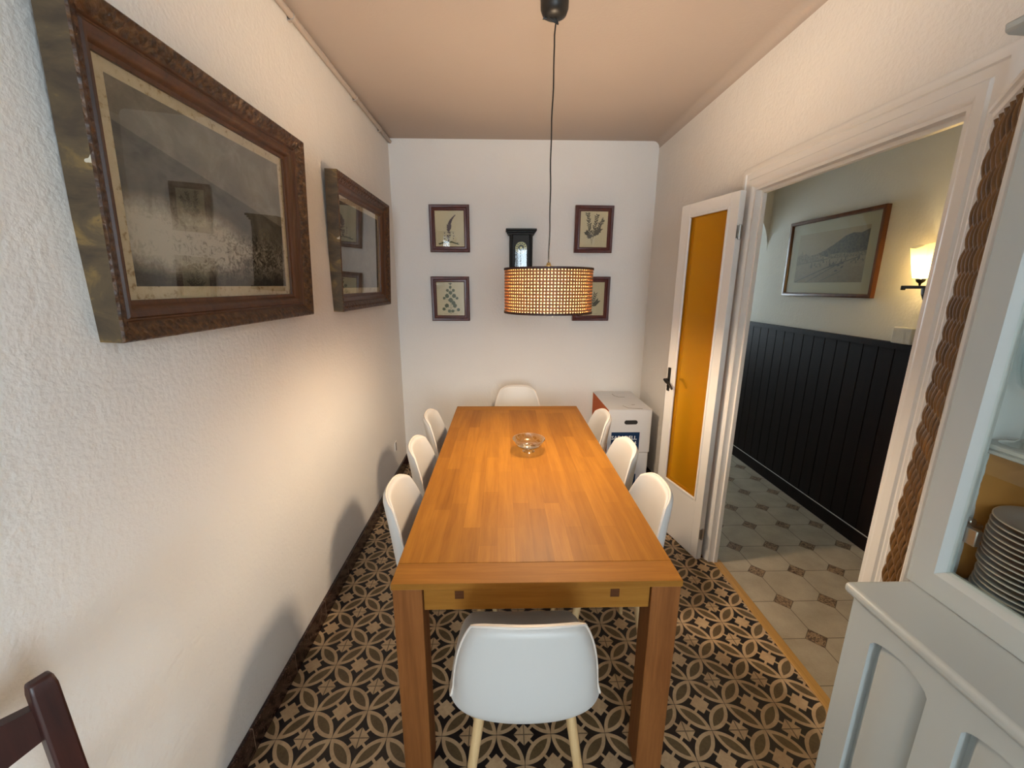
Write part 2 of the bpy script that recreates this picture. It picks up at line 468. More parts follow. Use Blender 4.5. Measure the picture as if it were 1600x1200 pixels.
for (a0,c0,a1,c1) in ((wy0,wz0,wy0+.05,wz1),(wy1-.05,wz0,wy1,wz1),(wy0,wz0,wy1,wz0+.05),(wy0,wz1-.05,wy1,wz1),((wy0+wy1)/2-.035,wz0,(wy0+wy1)/2+.035,wz1)): b.box((XRR+.05,a0,c0),(XRR+.10,a1,c1))
struct(b.obj('window_2', M['paint']))
for i, (x0,x1,z0,z1) in enumerate(WINS):
    b = MB(); y0, y1 = YR-.10, YR-.05
    for a_, c_ in (((x0,z0),(x0+.05,z1)),((x1-.05,z0),(x1,z1)),((x0,z0),(x1,z0+.05)),((x0,z1-.05),(x1,z1)),(((x0+x1)/2-.035,z0),((x0+x1)/2+.035,z1))):
        b.box((a_[0],y0,a_[1]),(c_[0],y1,c_[1]))
    struct(b.obj('window_%d' % (i+1), M['paint']))
# corridor
struct(MB().box((XC,-1.6,-.05),(XC+.12,4.3,ZC+.1)).obj('wall_corridor', M['corr']), 'corridor wall above the dark panelling', 'wall')
ex0, ex1, ez0, ez1 = WIN_ADDED
struct(MB().box((XR2,4.2,0),(ex0,4.3,ZC)).box((ex1,4.2,0),(XC,4.3,ZC)).box((ex0,4.2,0),(ex1,4.3,ez0)).box((ex0,4.2,ez1),(ex1,4.3,ZC)).obj('wall_corridor_end', M['corr']))
struct(MB().box((XR2-.04,YB+.12,0),(XR2,4.3,ZC)).obj('wall_corridor_left', M['corr']))
# arched cross wall in the corridor
ar = MB(); yA, yB2 = 2.49, 2.66; cx_, rad, spring = XC-.46, .46, 1.90
pts = [(cx_+rad*math.cos(PI*k/24), spring+rad*math.sin(PI*k/24)) for k in range(25)]
poly = [(XC, ZC), (XC, spring)] + pts[0:] + [(XR2, spring), (XR2, ZC)]
poly = [(XC,ZC)] + pts + [(XR2, spring), (XR2, ZC)]
n = len(pts)
for i in range(n-1):       # solid strips between the arch curve and the ceiling
    (xa,za),(xb,zb) = pts[i], pts[i+1]
    ar.hexa([(xa,yA,za),(xb,yA,zb),(xb,yB2,zb),(xa,yB2,za)], [(xa,yA,ZC),(xb,yA,ZC),(xb,yB2,ZC),(xa,yB2,ZC)])
ar.box((XR2,yA,0),(cx_-rad,yB2,ZC))
struct(ar.obj('wall_arch', M['corr'], smooth=40, merge=True), 'arched opening at the far end of the corridor', 'wall')
# wainscot of dark boards
wb = MB(); y = -1.6
while y < 4.19:
    wb.box((XC-.018,y,.10),(XC,y+.098,1.262)); wb.box((XC-.0145,y+.098,.10),(XC,y+.105,1.262)); y += .105
wb.box((XC-.032,-1.6,1.26),(XC,4.2,1.295)); 
struct(wb.obj('trim_1', M['wains']), 'dark wooden board panelling along the corridor wall', 'wall panelling')
bb = MB().box((XC-.024,-1.6,0),(XC,4.2,.095)).obj('baseboard_corridor', M['wains'], bevel=.003)
struct(bb, 'dark skirting under the corridor panelling', 'skirting')
struct(MB().box((XC-.024,-1.6,.095),(XC-.018,4.2,.099)).obj('skirting_glint', Mat('painted_glint', (.45,.44,.42), .6).m), 'thin pale strip painted as the reflection on top of the corridor skirting', 'trim')  # reflection on the skirting's top bevel, painted as a pale strip
# skirtings of dark marble tiles
struct(MB().box((0,YR,0),(.014,YB,.10)).obj('baseboard_left', M['base'], bevel=.003), 'dark marble skirting along the left wall', 'skirting')
struct(MB().box((.014,YB-.014,0),(XR,YB,.10)).obj('baseboard_back', M['base'], bevel=.003), 'dark marble skirting along the end wall', 'skirting')
struct(MB().box((XR-.014,1.09,0),(XR,YB-.014,.10)).obj('baseboard_right', M['base'], bevel=.003), 'dark marble skirting behind the open door', 'skirting')
# threshold
struct(MB().box((2.145,DY0-.0,-.01),(2.192,DY1,.006)).box((2.15,-1.6,-.01),(2.185,DY0,-.002)).box((2.15,DY1,-.01),(2.185,4.2,-.002)).obj('trim_2', M['brasswood'], bevel=.003), 'wooden threshold strip between the two tile floors', 'threshold')
# door casing: moulded boards round the doorway + thin reveal
cs = MB(); CW = .105
prof = [(0,0),(0,.016),(.012,.022),(.03,.022),(.034,.016),(.06,.016),(.066,.022),(.088,.024),(.10,.018),(.105,.012),(.105,0)]
def casing(cs):
    # outline (y,z) of three mitred legs; inset measured from the outer edge
    n = len(prof)
    outer = [(DY1+CW,0,0),(DY1+CW,DZ+CW,1),(DY0-CW,DZ+CW,1),(DY0-CW,0,0)]
    vs = []; fs = []
    for j,(y,z,top) in enumerate(outer):
        sy = -1 if j < 2 else 1
        for (i,h) in prof: vs.append((XR-h, y+sy*i, z-(i if top else 0)))
    for j in range(3):
        for k in range(n):
            k2 = (k+1)%n; fs.append((j*n+k,(j+1)*n+k,(j+1)*n+k2,j*n+k2))
    fs.append(tuple(range(n))); fs.append(tuple(3*n+k for k in range(n))[::-1])
    cs.add(vs, fs)
casing(cs)
# reveal lining and stop
for (a_, b_) in (((XR-.012,DY1-.012,0),(XR2+.004,DY1,DZ)), ((XR-.012,DY0,0),(XR2+.004,DY0+.012,DZ)), ((XR-.012,DY0+.012,DZ-.012),(XR2+.004,DY1-.012,DZ)),
                 ((XR+.018,DY1-.026,0),(XR2+.002,DY1-.012,DZ-.012)), ((XR+.018,DY0+.012,0),(XR2+.002,DY0+.026,DZ-.012)), ((XR+.018,DY0+.026,DZ-.026),(XR2+.002,DY1-.026,DZ-.012))):
    cs.box(a_, b_)
struct(cs.obj('trim_3', M['paint'], smooth=35), 'white moulded wooden frame around the doorway', 'door frame')

# ------------------------------------------------------------------ door leaves
def handle(parent, x, y, z, side):
    """lever with an oval back plate on face y; side = outward sign along y"""
    b = MB()
    b.box((x-.011,y,z-.075),(x+.011,y+side*.006,z+.075))
    b.tube([(x,y,z),(x,y+side*.035,z)], .007, 8)
    b.tube([(x,y+side*.035,z),(x-.03,y+side*.045,z-.004),(x-.06,y+side*.04,z-.02),(x-.085,y+side*.035,z-.045)], [.008,.009,.008,.006], 8)
    b.tube([(x,y,z-.045),(x,y+side*.012,z-.045)], .006, 8)
    return b.obj('door_handle', M['iron'], parent, smooth=50, label='dark metal lever handle')
DT = .034
u = Vector((1.978-2.078, 1.408-.985)); ang = math.atan2(u.y, u.x)
WL = .442
door = bpy.data.objects.new('door_1', None); COL.objects.link(door)
door.location = (2.078, .972, .008); door.rotation_euler = (0,0,ang)
struct(door, 'open white door leaf with a tall amber glass pane', 'door')
# local x along the leaf from the hinge; the face seen from the room is at local y = +DT (towards -X)
H = 2.052
b = MB()
b.box((0,0,0),(.058,DT,H)); b.box((.372,0,0),(WL,DT,H)); b.box((.058,0,H-.062),(.372,DT,H)); b.box((.058,0,0),(.372,DT,.355))
b.obj('door_frame', M['paint'], door, bevel=.002)
b = MB(); g0, g1, z0, z1 = .058, .372, .355, H-.062
for yy in (-.004, DT-.008):
    b.box((g0,yy,z0),(g0+.014,yy+.012,z1)); b.box((g1-.014,yy,z0),(g1,yy+.012,z1)); b.box((g0+.014,yy,z0),(g1-.014,yy+.012,z0+.014)); b.box((g0+.014,yy,z1-.014),(g1-.014,yy+.012,z1))
b.obj('glazing_bead', M['paint'], door, bevel=.003)
MB().box((g0,.013,z0),(g1,.018,z1)).obj('glass_pane', M['amber'], door, label='amber frosted glass pane')
handle(door, .415, DT, 1.02, 1); handle(door, .415, 0, 1.02, -1)
for zz in (.17, 1.86):
    MB().tube([(-.006,DT*.5,zz-.035),(-.006,DT*.5,zz+.035)], .006, 10).box((-.004,DT*.5-.016,zz-.03),(.0,DT*.5+.016,zz+.03)).obj('hinge', M['steel'], door, smooth=40)

Hh = Vector((2.092, -.048)); Ee = Vector((1.886, -.302)); u = Ee-Hh; WR = u.length; HS = 2.035
screen = thing('wicker_screen', 'white framed brown wicker panel standing between the doorway and the cabinet', 'screen', (Hh.x, Hh.y, 0), math.atan2(u.y,u.x))
# local x runs from the doorway to the free edge; the face turned to the room is local y = 0
b = MB(); b.frame(WR, HS, [(0,0),(0,.026),(.003,.030),(.014,.030),(.018,.024),(.030,.023),(.036,.012),(.040,.010),(.040,0)])
b.v = [(x+WR/2, .030-z, y+HS/2) for (x,y,z) in b.v]
b.obj('screen_frame', M['paint'], screen, smooth=35)
b = MB(); k = 0; x = .049
while x < WR-.040:
    b.tube([(x, .017+.0055*math.cos(2*PI*z/.115+PI*(k % 2)), z) for z in [.038+(HS-.076)*i/150 for i in range(151)]], .0082, 8); x += .0205; k += 1
i = 0
while .06+.0575*i < HS-.05:
    z = .06+.0575*i; b.tube([(.038,.016,z),(WR-.038,.016,z)], .004, 6); i += 1
b.obj('wicker_panel', M['wicker'], screen, smooth=60, label='brown woven wicker infill')

# ------------------------------------------------------------------ dining table
tx0, tx1, ty0, ty1, th = .556, 1.426, -.124, 1.712, .75
tcx, tcy = (tx0+tx1)/2, (ty0+ty1)/2
tb = thing('dining_table', 'long oak dining table with square legs', 'table', (tcx, tcy, 0))
hx, hy = (tx1-tx0)/2, (ty1-ty0)/2
MB().box((-hx,-hy+.094,th-.021),(hx,hy-.094,th)).obj('tabletop', M['oak_top'], tb, bevel=.0012)
for s in (-1,1):
    MB().box((-hx,s*hy,th-.021),(hx,s*(hy-.0935),th)).obj('end_board', M['oak_x'], tb, bevel=.0015)
L = .088
for sx in (-1,1):
    for sy in (-1,1):
        MB().box((sx*hx*.994,sy*hy*.997,0),(sx*(hx*.994-L),sy*(hy*.997-L),th-.0215)).obj('leg', M['oak_z'], tb, bevel=.003)
for s in (-1,1):
    ap = MB().box((-hx+L+.005,s*(hy-.012),th-.102),(hx-L-.005,s*(hy-.036),th-.0215)).obj('apron', M['oak_x'], tb, bevel=.002)
    for px in (-.235,.235):
        MB().box((px-.0135,s*(hy-.0105),th-.062),(px+.0135,s*(hy-.0125),th-.035)).obj('tenon_plug', M['oak_end'], ap)
    MB().box((s*(hx-.02),-hy+L+.005,th-.102),(s*(hx-.044),hy-L-.005,th-.0215)).obj('side_apron', M['oak_top'], tb, bevel=.002)

# ------------------------------------------------------------------ chairs
def chair_proto():
    root = thing('dining_chair', '', 'chair', (0,0,0), 0, 'white padded dining chairs')
    # profile of the shell from front lip to the top of the back; y forward, z up; s = arc position
    P = [(.415,.425),(.40,.452),(.34,.462),(.25,.452),(.16,.444),(.09,.444),(.045,.456),(.018,.485),(.004,.53),(-.005,.59),(-.014,.66),(-.025,.73),(-.036,.79),(-.045,.832)]
    HW = [.165,.185,.205,.215,.218,.215,.210,.206,.202,.196,.184,.165,.142,.118]
    CU = [.0,.004,.008,.014,.022,.036,.052,.065,.070,.068,.060,.050,.038,.028]   # edge curl along the surface normal (into the sitter)
    def cat(seq, t):
        i = int(min(max(math.floor(t),0),len(seq)-2)); f = t-i
        g = lambda j: seq[min(max(j,0),len(seq)-1)]
        def c(a,b_,c_,d): return .5*((2*b_)+(-a+c_)*f+(2*a-5*b_+4*c_-d)*f*f+(-a+3*b_-3*c_+d)*f**3)
        if isinstance(seq[0], tuple): return tuple(c(g(i-1)[k],g(i)[k],g(i+1)[k],g(i+2)[k]) for k in range(2))
        return c(g(i-1),g(i),g(i+1),g(i+2))
    NU, NV = 18, 44
    inner = []; outer = []
    for j in range(NV+1):
        ri = []; ro = []
        for i in range(NU+1):
            uu = -1+2*i/NU
            t = (len(P)-1)*j/NV
            # corners of the top and of the front lip are rounded
            e = abs(uu)**2.5
            top = max(0,(j/NV-.80)/.20); t -= e*top*1.05
            fr = max(0,(.16-j/NV)/.16); t += e*fr*.9
            y,z = cat(P,t); hw = cat(HW,t); cu = cat(CU,t)
            y2,z2 = cat(P,min(t+.05,len(P)-1)); y1,z1 = cat(P,max(t-.05,0))
            ty,tz = y2-y1,z2-z1; l = math.hypot(ty,tz) or 1; ty/=l; tz/=l
            ny,nz = tz, -ty          # towards the sitter: up on the seat, forward on the back
            if nz < 0 and j < NV*.3: ny,nz = -ny,-nz
            c = cu*(abs(uu)**2.2)
            x = hw*math.sin(uu*PI/2*.86)/math.sin(PI/2*.86)
            edge = max(abs(uu), 1-min(j, NV-j)/3.0 if min(j,NV-j) < 3 else 0)
            thk = .034*(1-.55*max(0,(edge-.72)/.28)**2)
            ri.append((x, y+ny*c+ny*thk*.5, z-.020+nz*c+nz*thk*.5)); ro.append((x, y+ny*c-ny*thk*.5, z-.020+nz*c-nz*thk*.5))
        inner.append(ri); outer.append(ro)
    b = MB(); W_ = NU+1
    vs = [p for r in inner for p in r]+[p for r in outer for p in r]; off = (NV+1)*W_
    fs = []
    for j in range(NV):
        for i in range(NU):
            a = j*W_+i; fs.append((a,a+1,a+W_+1,a+W_)); fs.append((off+a,off+a+W_,off+a+W_+1,off+a+1))
    rim = [i for i in range(NU)]+[j*W_+NU for j in range(NV)]+[NV*W_+NU-i for i in range(NU)]+[(NV-j)*W_ for j in range(NV)]
    for k in range(len(rim)):
        a, c = rim[k], rim[(k+1)%len(rim)]; fs.append((a,off+a,off+c,c))
    b.add(vs, fs)
    sh = b.obj('padded_shell', M['shell'], root, smooth=80)
    md = sh.modifiers.new('sub','SUBSURF'); md.levels = 1; md.render_levels = 1
    # piping seam along the rim
    rp = [ (Vector(vs[a])+Vector(vs[off+a]))/2 for a in rim]; rp.append(rp[0])
    cen = Vector((0,.15,.55))
    b = MB().tube([p+(p-cen).normalized()*.001 for p in rp], .0035, 6, cap=False); b.obj('piping', M['piping'], sh, smooth=80)
    for sx in (-1,1):
        for sy,(yt,yb_) in ((0,(.09,.035)),(1,(.31,.385))):
            MB().tube([(sx*.128,yt,.417),(sx*.157,(yt+yb_)/2+0,.215),(sx*.182,yb_,0)], [.016,.0145,.0105], 12).obj('leg', M['beech'], root, smooth=60)
    f = MB()
    for yy in (.09,.31): f.tube([(-.135,yy,.406),(.135,yy,.406)], .007, 8)
    for xx in (-.13,.13): f.tube([(xx,.09,.406),(xx,.31,.406)], .007, 8)
    f.obj('underframe', M['black'], root, smooth=60)
    return root
proto = chair_proto()
G = 'white padded dining chairs'
seats = [ # x,y of the back's top line, rotation, label
    (.951, -.309, 0, 'white padded chair at the near end of the table, back towards us'),
    (.466, .388, -PI/2, 'white padded chair nearest us on the left of the table'),
    (.449, .872, -PI/2, 'white padded chair in the middle on the left of the table'),
    (.438, 1.37, -PI/2, 'white padded chair farthest on the left of the table, nearest the socket'),
    (1.515, .386, PI/2, 'white padded chair on the right of the table next to the amber glass door'),
    (1.520, .832, PI/2, 'white padded chair in the middle on the right of the table'),
    (1.522, 1.362, PI/2, 'white padded chair farthest on the right of the table, beside the stacked boxes'),
    (1.005, 2.055, PI, 'white padded chair at the far end under the wall clock'),
]
for i, (x,y,rz,lab) in enumerate(seats):
    o = proto if i == 0 else copy_tree(proto)
    o.location = (x,y,0); o.rotation_euler = (0,0,rz); o['label'] = lab

# ------------------------------------------------------------------ pendant lamp
LX, LY, LR, LZ0, LZ1 = 1.098, .775, .2, 1.487, 1.678
lamp = thing('pendant_lamp', 'round cane pendant lamp hanging over the table', 'lamp', (LX, LY, LZ0))
Hs = LZ1-LZ0
b = MB(); NC, NR = 88, 14
for k in range(NC):
    a = 2*PI*k/NC; c, s_ = math.cos(a), math.sin(a); w = .0044
    def rp_(rad, da, z): return (rad*c-da*s_, rad*s_+da*c, z)
    b.add([rp_(LR,-w,0),rp_(LR,w,0),rp_(LR,w,Hs),rp_(LR,-w,Hs),rp_(LR-.002,-w,0),rp_(LR-.002,w,0),rp_(LR-.002,w,Hs),rp_(LR-.002,-w,Hs)],
          [(0,1,2,3),(7,6,5,4),(0,3,7,4),(1,5,6,2)])
for k in range(NR+1):
    z = Hs*k/NR; w = .0041
    b.lathe([(LR+.0005,z-w),(LR+.0015,z-w),(LR+.0015,z+w),(LR+.0005,z+w)], seg=88, close=True)
shade = b.obj('cane_shade', M['cane'], lamp)
MB().lathe([(LR-.004,0),(LR-.004,Hs)], seg=88).obj('shade_liner', M['liner'], shade, smooth=60, label='pale inner lining')
for nm, z in (('bottom_band',0),('top_band',Hs)):
    MB().lathe([(LR-.005,z-.005),(LR+.004,z-.005),(LR+.004,z+.005),(LR-.005,z+.005)], seg=88, close=True).obj(nm, M['band'], shade, smooth=40, label='dark brown edging')
f = MB()
for k in range(3):
    a = 2*PI*k/3+.4; f.tube([(0,0,Hs-.004),(LR*.99*math.cos(a),LR*.99*math.sin(a),Hs-.004)], .002, 6)
f.obj('spider', M['iron'], lamp)
MB().lathe([(.001,Hs+.03),(.008,Hs+.03),(.012,Hs+.016),(.024,Hs+.014),(.024,Hs-.004),(.018,Hs-.008),(.018,Hs-.07),(.001,Hs-.07)], seg=24).obj('lamp_holder', M['brass'], lamp, smooth=40)
MB().lathe([(.001,Hs-.07),(.013,Hs-.07),(.015,Hs-.078),(.029,Hs-.098),(.034,Hs-.118),(.029,Hs-.138),(.014,Hs-.151),(.001,Hs-.153)], seg=20).obj('bulb', M['bulb'], lamp, smooth=80)
ct = ZC-LZ0
b = MB(); b.lathe([(.001,ct-.062),(.03,ct-.060),(.048,ct-.05),(.056,ct-.03),(.057,ct),(.001,ct)], seg=28)
b.tube([(-.035,0,ct-.055),(-.045,0,ct-.064),(-.03,0,ct-.062)], .004, 6)
b.obj('ceiling_canopy', M['black'], lamp, smooth=50)
zt, zb = ct-.058, Hs+.03
pts = [(0,0,zt),(.006,0,zt-.008),(.014,.002,zt-.016),(.016,0,zt-.02),(.006,0,zt-.022)]
for k in range(1,25):
    t = k/24; pts.append((.004*math.sin(t*9)*(1-t)+.001*math.sin(t*31), .003*math.sin(t*7), zt-.022+(zb-zt+.022)*t))
b = MB().tube(pts, .0032, 8); b.tube([(-.022,0,zt),(-.006,0,zt-.012),(.012,.003,zt-.02),(.018,.003,zt-.022)], .0032, 8)
b.obj('cord', M['black'], lamp, smooth=60)
ld = bpy.data.lights.new('bulb_light','POINT'); ld.energy = LAMP_W; ld.color = (1,.765,.53); ld.shadow_soft_size = .06
lo = bpy.data.objects.new('bulb_light', ld); COL.objects.link(lo); lo.parent = lamp; lo.location = (0,0,Hs-.125)

# ------------------------------------------------------------------ glass dish on the table
dish = tag(MB().lathe([(.001,0),(.030,0),(.032,.003),(.022,.010),(.018,.018),(.035,.024),(.060,.030),(.076,.042),(.084,.064),(.086,.072),(.083,.0725),(.080,.063),(.072,.045),(.056,.035),(.03,.030),(.001,.029)], seg=48).obj('glass_dish', M['goblet'], smooth=50),
    'small footed clear glass dish on the table', 'dish')
dish.location = (1.024, .868, th)

# ------------------------------------------------------------------ pictures
def engraving(name, seed, second=False):
    a = Mat(name, (.1,.1,.1), .9, spec=.1)
    v = a.coord('Generated'); x, y, z = a.xyz(v)
    vm = a.mapped('Generated', (1.4,1,1), (seed,seed*2,0))
    n1 = a.noise(vm, 4, 6, .6, .8); n2 = a.noise(vm, 26, 5, .7, 1.2); n3 = a.noise(a.mapped('Generated',(30,260,1),(seed,0,0)), 1, 2)
    if not second:
        dg = (y + x*.30 - .80)                       # slanting edge between sky and rock
        sky = (dg > 0)
        base = n1*.55 + .16 + (n2-.5)*.12
        base = base + sky*.16
        # bright cloud low on the left
        dx = (x-.24)*2.1; dy = (y-.28)*4.2; cl = ((dx*dx+dy*dy)*-1.0 + 1.0).max(0.0)
        base = base + cl*(n1*.55 + n2*.75)
        dx = (x-.66)*1.7; dy = (y-.22)*5.5; cl2 = ((dx*dx+dy*dy)*-1.0 + 1.0).max(0.0)
        base = base + cl2*(n2-.47)*2.2
        wv = ((y*-1.0)+.14).max(0.0)*3.0
        base = base - wv*.5 + (n2-.5)*.25*((y*-1.0)+.45).max(0.0)*3.0
    else:
        dx = (x-.55)*2.2; dy = (y-.40)*2.2; cl = ((dx*dx+dy*dy)*-1.0 + 1.0).max(0.0)
        base = n1*.4 + .16 + cl*(n2-.30)*.5
    base = base + (n3-.5)*.10
    c = a.ramp(base.clamp(), [(0, srgb(22,21,20)), (.3, srgb(66,62,56)), (.6, srgb(126,118,106)), (1.0, srgb(190,182,168))])
    a.base(c); return a.m
M['engr1'] = engraving('dark_engraving', 3.0); M['engr2'] = engraving('grey_engraving', 8.0, True)

def big_picture(label, x, y, z, w, h, mat_print, tilt, worn):
    t = thing('framed_engraving', label, 'picture', mat=wallmat('left', x, y, z, tilt), group='heavy framed engravings on the left wall')
    # profile: (inset from the outer edge, height)
    b = MB(); b.mat(0)
    prof = [(0,0),(0,.060),(.004,.064),(.040,.044),(.044,.037),(.048,.037),(.052,.041),(.062,.037),(.074,.024),(.078,.019),(.088,.017),(.088,0)]
    n = len(prof)
    def strip(i0, i1, mi):
        vs = []; fs = []
        for (sx, sy) in ((-1,-1),(1,-1),(1,1),(-1,1)):
            for (i, zz) in prof[i0:i1+1]: vs.append((sx*(w/2-i), sy*(h/2-i), zz))
        k_ = i1-i0+1
        for c in range(4):
            d = (c+1)%4
            for k in range(k_-1): fs.append((c*k_+k, d*k_+k, d*k_+k+1, c*k_+k+1))
        b.mat(mi); b.add(vs, fs)
    strip(0,1,2); strip(1,3,1); strip(3,11,0)
    fr = b.obj('frame', [M['darkframe'], M['ornate'], M['oldside']], t, smooth=35, merge=True)
    # carved leaf beads along the outer moulding
    orn = MB()
    def hz(px, py):              # height of the sloping carved face at a point
        i = min(w/2-abs(px), h/2-abs(py)); return .064-.020*(i-.004)/.036
    def bead(px, py, a, l=.024, wd=.008):
        c, s_ = math.cos(a), math.sin(a); vs = []; fs = []
        for k in range(8):
            q = 2*PI*k/8; lx, ly = l/2*math.cos(q), wd*math.sin(q); q0, q1 = px+lx*c-ly*s_, py+lx*s_+ly*c; vs.append((q0, q1, hz(q0,q1)-.001))
        vs.append((px,py,hz(px,py)+.005)); fs = [(k,(k+1)%8,8) for k in range(8)]
        orn.add(vs, fs)
    for side in (-1,1):
        q = -w/2+.03; k = 0
        while q < w/2-.02: bead(q, side*(h/2-.023), (.7 if k%2 else -.7)); q += .019; k += 1
        q = -h/2+.03; k = 0
        while q < h/2-.02: bead(side*(w/2-.023), q, PI/2+(.7 if k%2 else -.7)); q += .019; k += 1
    orn.obj('carved_ornament', M['ornate'], fr, smooth=60)
    iw, ih = w-.172, h-.172
    MB().box((-iw/2,-ih/2,.004),(iw/2,ih/2,.0085)).obj('mount', M['mat'], t, label='foxed cream paper margin')
    mg = .034
    MB().box((-iw/2+mg,-ih/2+mg,.0085),(iw/2-mg,ih/2-mg*.9,.0092)).obj('print', mat_print, t, label='dark grey engraved print')
    MB().box((-iw/2-.004,-ih/2-.004,.0120),(iw/2+.004,ih/2+.004,.0135)).obj('glass_pane', M['pane'], t)
    return t
TILT = .045
big_picture('large dark carved frame with stormy engraving, the nearer on the left wall', .004, .226, 1.826, .945, .69, M['engr1'], TILT, True)
big_picture('large dark carved frame with grey engraving, the farther on the left wall', .004, 1.517, 1.815, .945, .69, M['engr2'], TILT, False)

def leafpoly(cx, cy, l, wd, a, n=8):
    c, s_ = math.cos(a), math.sin(a); o = []
    for k in range(n):
        q = 2*PI*k/n; lx = l/2+l/2*math.cos(q); ly = wd/2*math.sin(q)*(1-.25*math.cos(q)); o.append((cx+lx*c-ly*s_, cy+lx*s_+ly*c))
    return o
def strokepoly(p0, p1, wd):
    d = Vector((p1[0]-p0[0], p1[1]-p0[1])); nrm = Vector((-d.y,d.x)).normalized()*wd/2
    return [(p0[0]+nrm.x,p0[1]+nrm.y),(p0[0]-nrm.x,p0[1]-nrm.y),(p1[0]-nrm.x,p1[1]-nrm.y),(p1[0]+nrm.x,p1[1]+nrm.y)]
def botanical(kind, b, rnd):
    z = [.0100]
    sc = {'spike': 1.08, 'bush': 1.18, 'rosette': 1.12}.get(kind, 1.1)
    def fl(p): b.flat([(x*sc, y*sc) for x, y in p], z[0]); z[0] += .000004
    def L(*a): fl(leafpoly(*a))
    def St(p0,p1,w_): fl(strokepoly(p0,p1,w_))
    if kind == 'spike':
        b.mat(1)
        for k in range(46):
            t = k/45; x = -.006+.05*t**2.4; y = -.02+.115*t; w_ = .022*(1-t)**.8+.003
            for s_ in (-1,1): L(x, y, w_*(.7+.5*rnd.random()), .006, (PI*.25 if s_ > 0 else PI*.75)+rnd.uniform(-.4,.4))
        St((-.045,-.022),(.035,-.022),.0016)
        for k in range(24): L(-.008+rnd.uniform(-.010,.010), -.095+.068*rnd.random(), .014, .005, rnd.uniform(.6,2.5))
        for x in (-.04,.028):
            for y in (-.036,-.056,-.074): L(x, y, .010, .007, PI/2+rnd.uniform(-.5,.5))
        b.mat(2)
        for k in range(22):
            t = k/21; L(-.07+.12*t, -.108+.014*math.sin(PI*t), .020, .007, (PI if t < .5 else 0)+rnd.uniform(-.3,.3))
    elif kind == 'bush':
        b.mat(1)
        br = [((-.01,-.10),(-.045,.10)),((-.01,-.09),(.02,.09)),((-.005,-.06),(.06,.06)),((-.01,-.05),(.045,.0)),((-.01,-.07),(-.05,-.02))]
        for (p0,p1) in br:
            St(p0,p1,.0018)
            for k in range(14):
                t = .25+.75*k/13; x = p0[0]+(p1[0]-p0[0])*t; y = p0[1]+(p1[1]-p0[1])*t
                for s_ in (-1,1): L(x,y,.014+.010*rnd.random(),.007,math.atan2(p1[1]-p0[1],p1[0]-p0[0])+s_*rnd.uniform(.5,1.2))
    elif kind == 'rosette':
        b.mat(2); St((0,-.105),(0,.105),.002)
        for (x,y,r) in ((0,.085,.012),(-.022,.062,.013),(.022,.062,.013),(0,.045,.016),(-.026,.022,.018),(.026,.022,.018),(-.048,.005,.012),(.048,.005,.012),(0,-.01,.02),(.02,-.03,.018),(-.03,-.05,.018),(.03,-.05,.018),(-.052,-.075,.014),(.056,-.08,.014),(-.012,-.09,.014),(.014,-.09,.014)):
            for k in range(7): L(x,y,r*.95,r*.8,2*PI*k/7+rnd.uniform(-.2,.2))
            St((0,y-.02),(x,y),.0012)
        b.mat(1)
        for s_ in (-1,1): L(0,.105,.018,.006,PI/2+s_*.9)
        L(0,.1,.022,.007,PI/2)
        for k in range(9): St((-.05+.011*k,-.112),(-.043+.011*k,-.112),.002)
    else:
        b.mat(1)
        for (p0,p1) in (((0,-.09),(.03,.03)),((0,-.09),(-.02,.06)),((.005,-.07),(.05,-.02)),((0,-.09),(-.05,-.02))):
            St(p0,p1,.0022)
            for k in range(6):
                t = .3+.7*k/5; x = p0[0]+(p1[0]-p0[0])*t; y = p0[1]+(p1[1]-p0[1])*t
                for s_ in (-1,1): L(x,y,.028,.007,math.atan2(p1[1]-p0[1],p1[0]-p0[0])+s_*.6)
        St((-.055,-.112),(.055,-.112),.0012)
def small_picture(kind, label, x0, x1, z0, z1, tilt, yaw):
    w, h = x1-x0, z1-z0
    t = thing('framed_botanical_print', label, 'picture', mat=wallmat('back', (x0+x1)/2, YB-.014, (z0+z1)/2, tilt, yaw), group='botanical prints on the end wall')
    MB().frame(w, h, [(0,0),(0,.020),(.006,.024),(.020,.022),(.026,.016),(.038,.017),(.044,.013),(.046,0)]).obj('frame', M['mahog'], t, smooth=35)
    iw, ih = w-.088, h-.088
    b = MB(); b.mat(0); b.box((-iw/2,-ih/2,.004),(iw/2,ih/2,.0095)); botanical(kind, b, random.Random(len(kind)*17))
    b.obj('print', [M['paper'], M['inkpurple'] if kind == 'spike' else M['ink'], M['inkgreen']], t, label='cream sheet with a plant drawing')
    MB().box((-iw/2-.002,-ih/2-.002,.0118),(iw/2+.002,ih/2+.002,.0125)).obj('glass_pane', M['pane'], t)
small_picture('spike', 'red-brown framed print of a curved purple flower spike, upper left', .300, .622, 1.870, 2.232, .02, -.03)
small_picture('rosette', 'red-brown framed print of a symmetrical leafy plant, lower left', .293, .610, 1.314, 1.677, .02, 0)
small_picture('bush', 'red-brown framed print of a dense branching plant, upper right', 1.474, 1.787, 1.870, 2.234, .02, .045)
small_picture('sprig', 'red-brown framed print half hidden by the lamp shade, lower right', 1.478, 1.790, 1.316, 1.680, .0, .045)

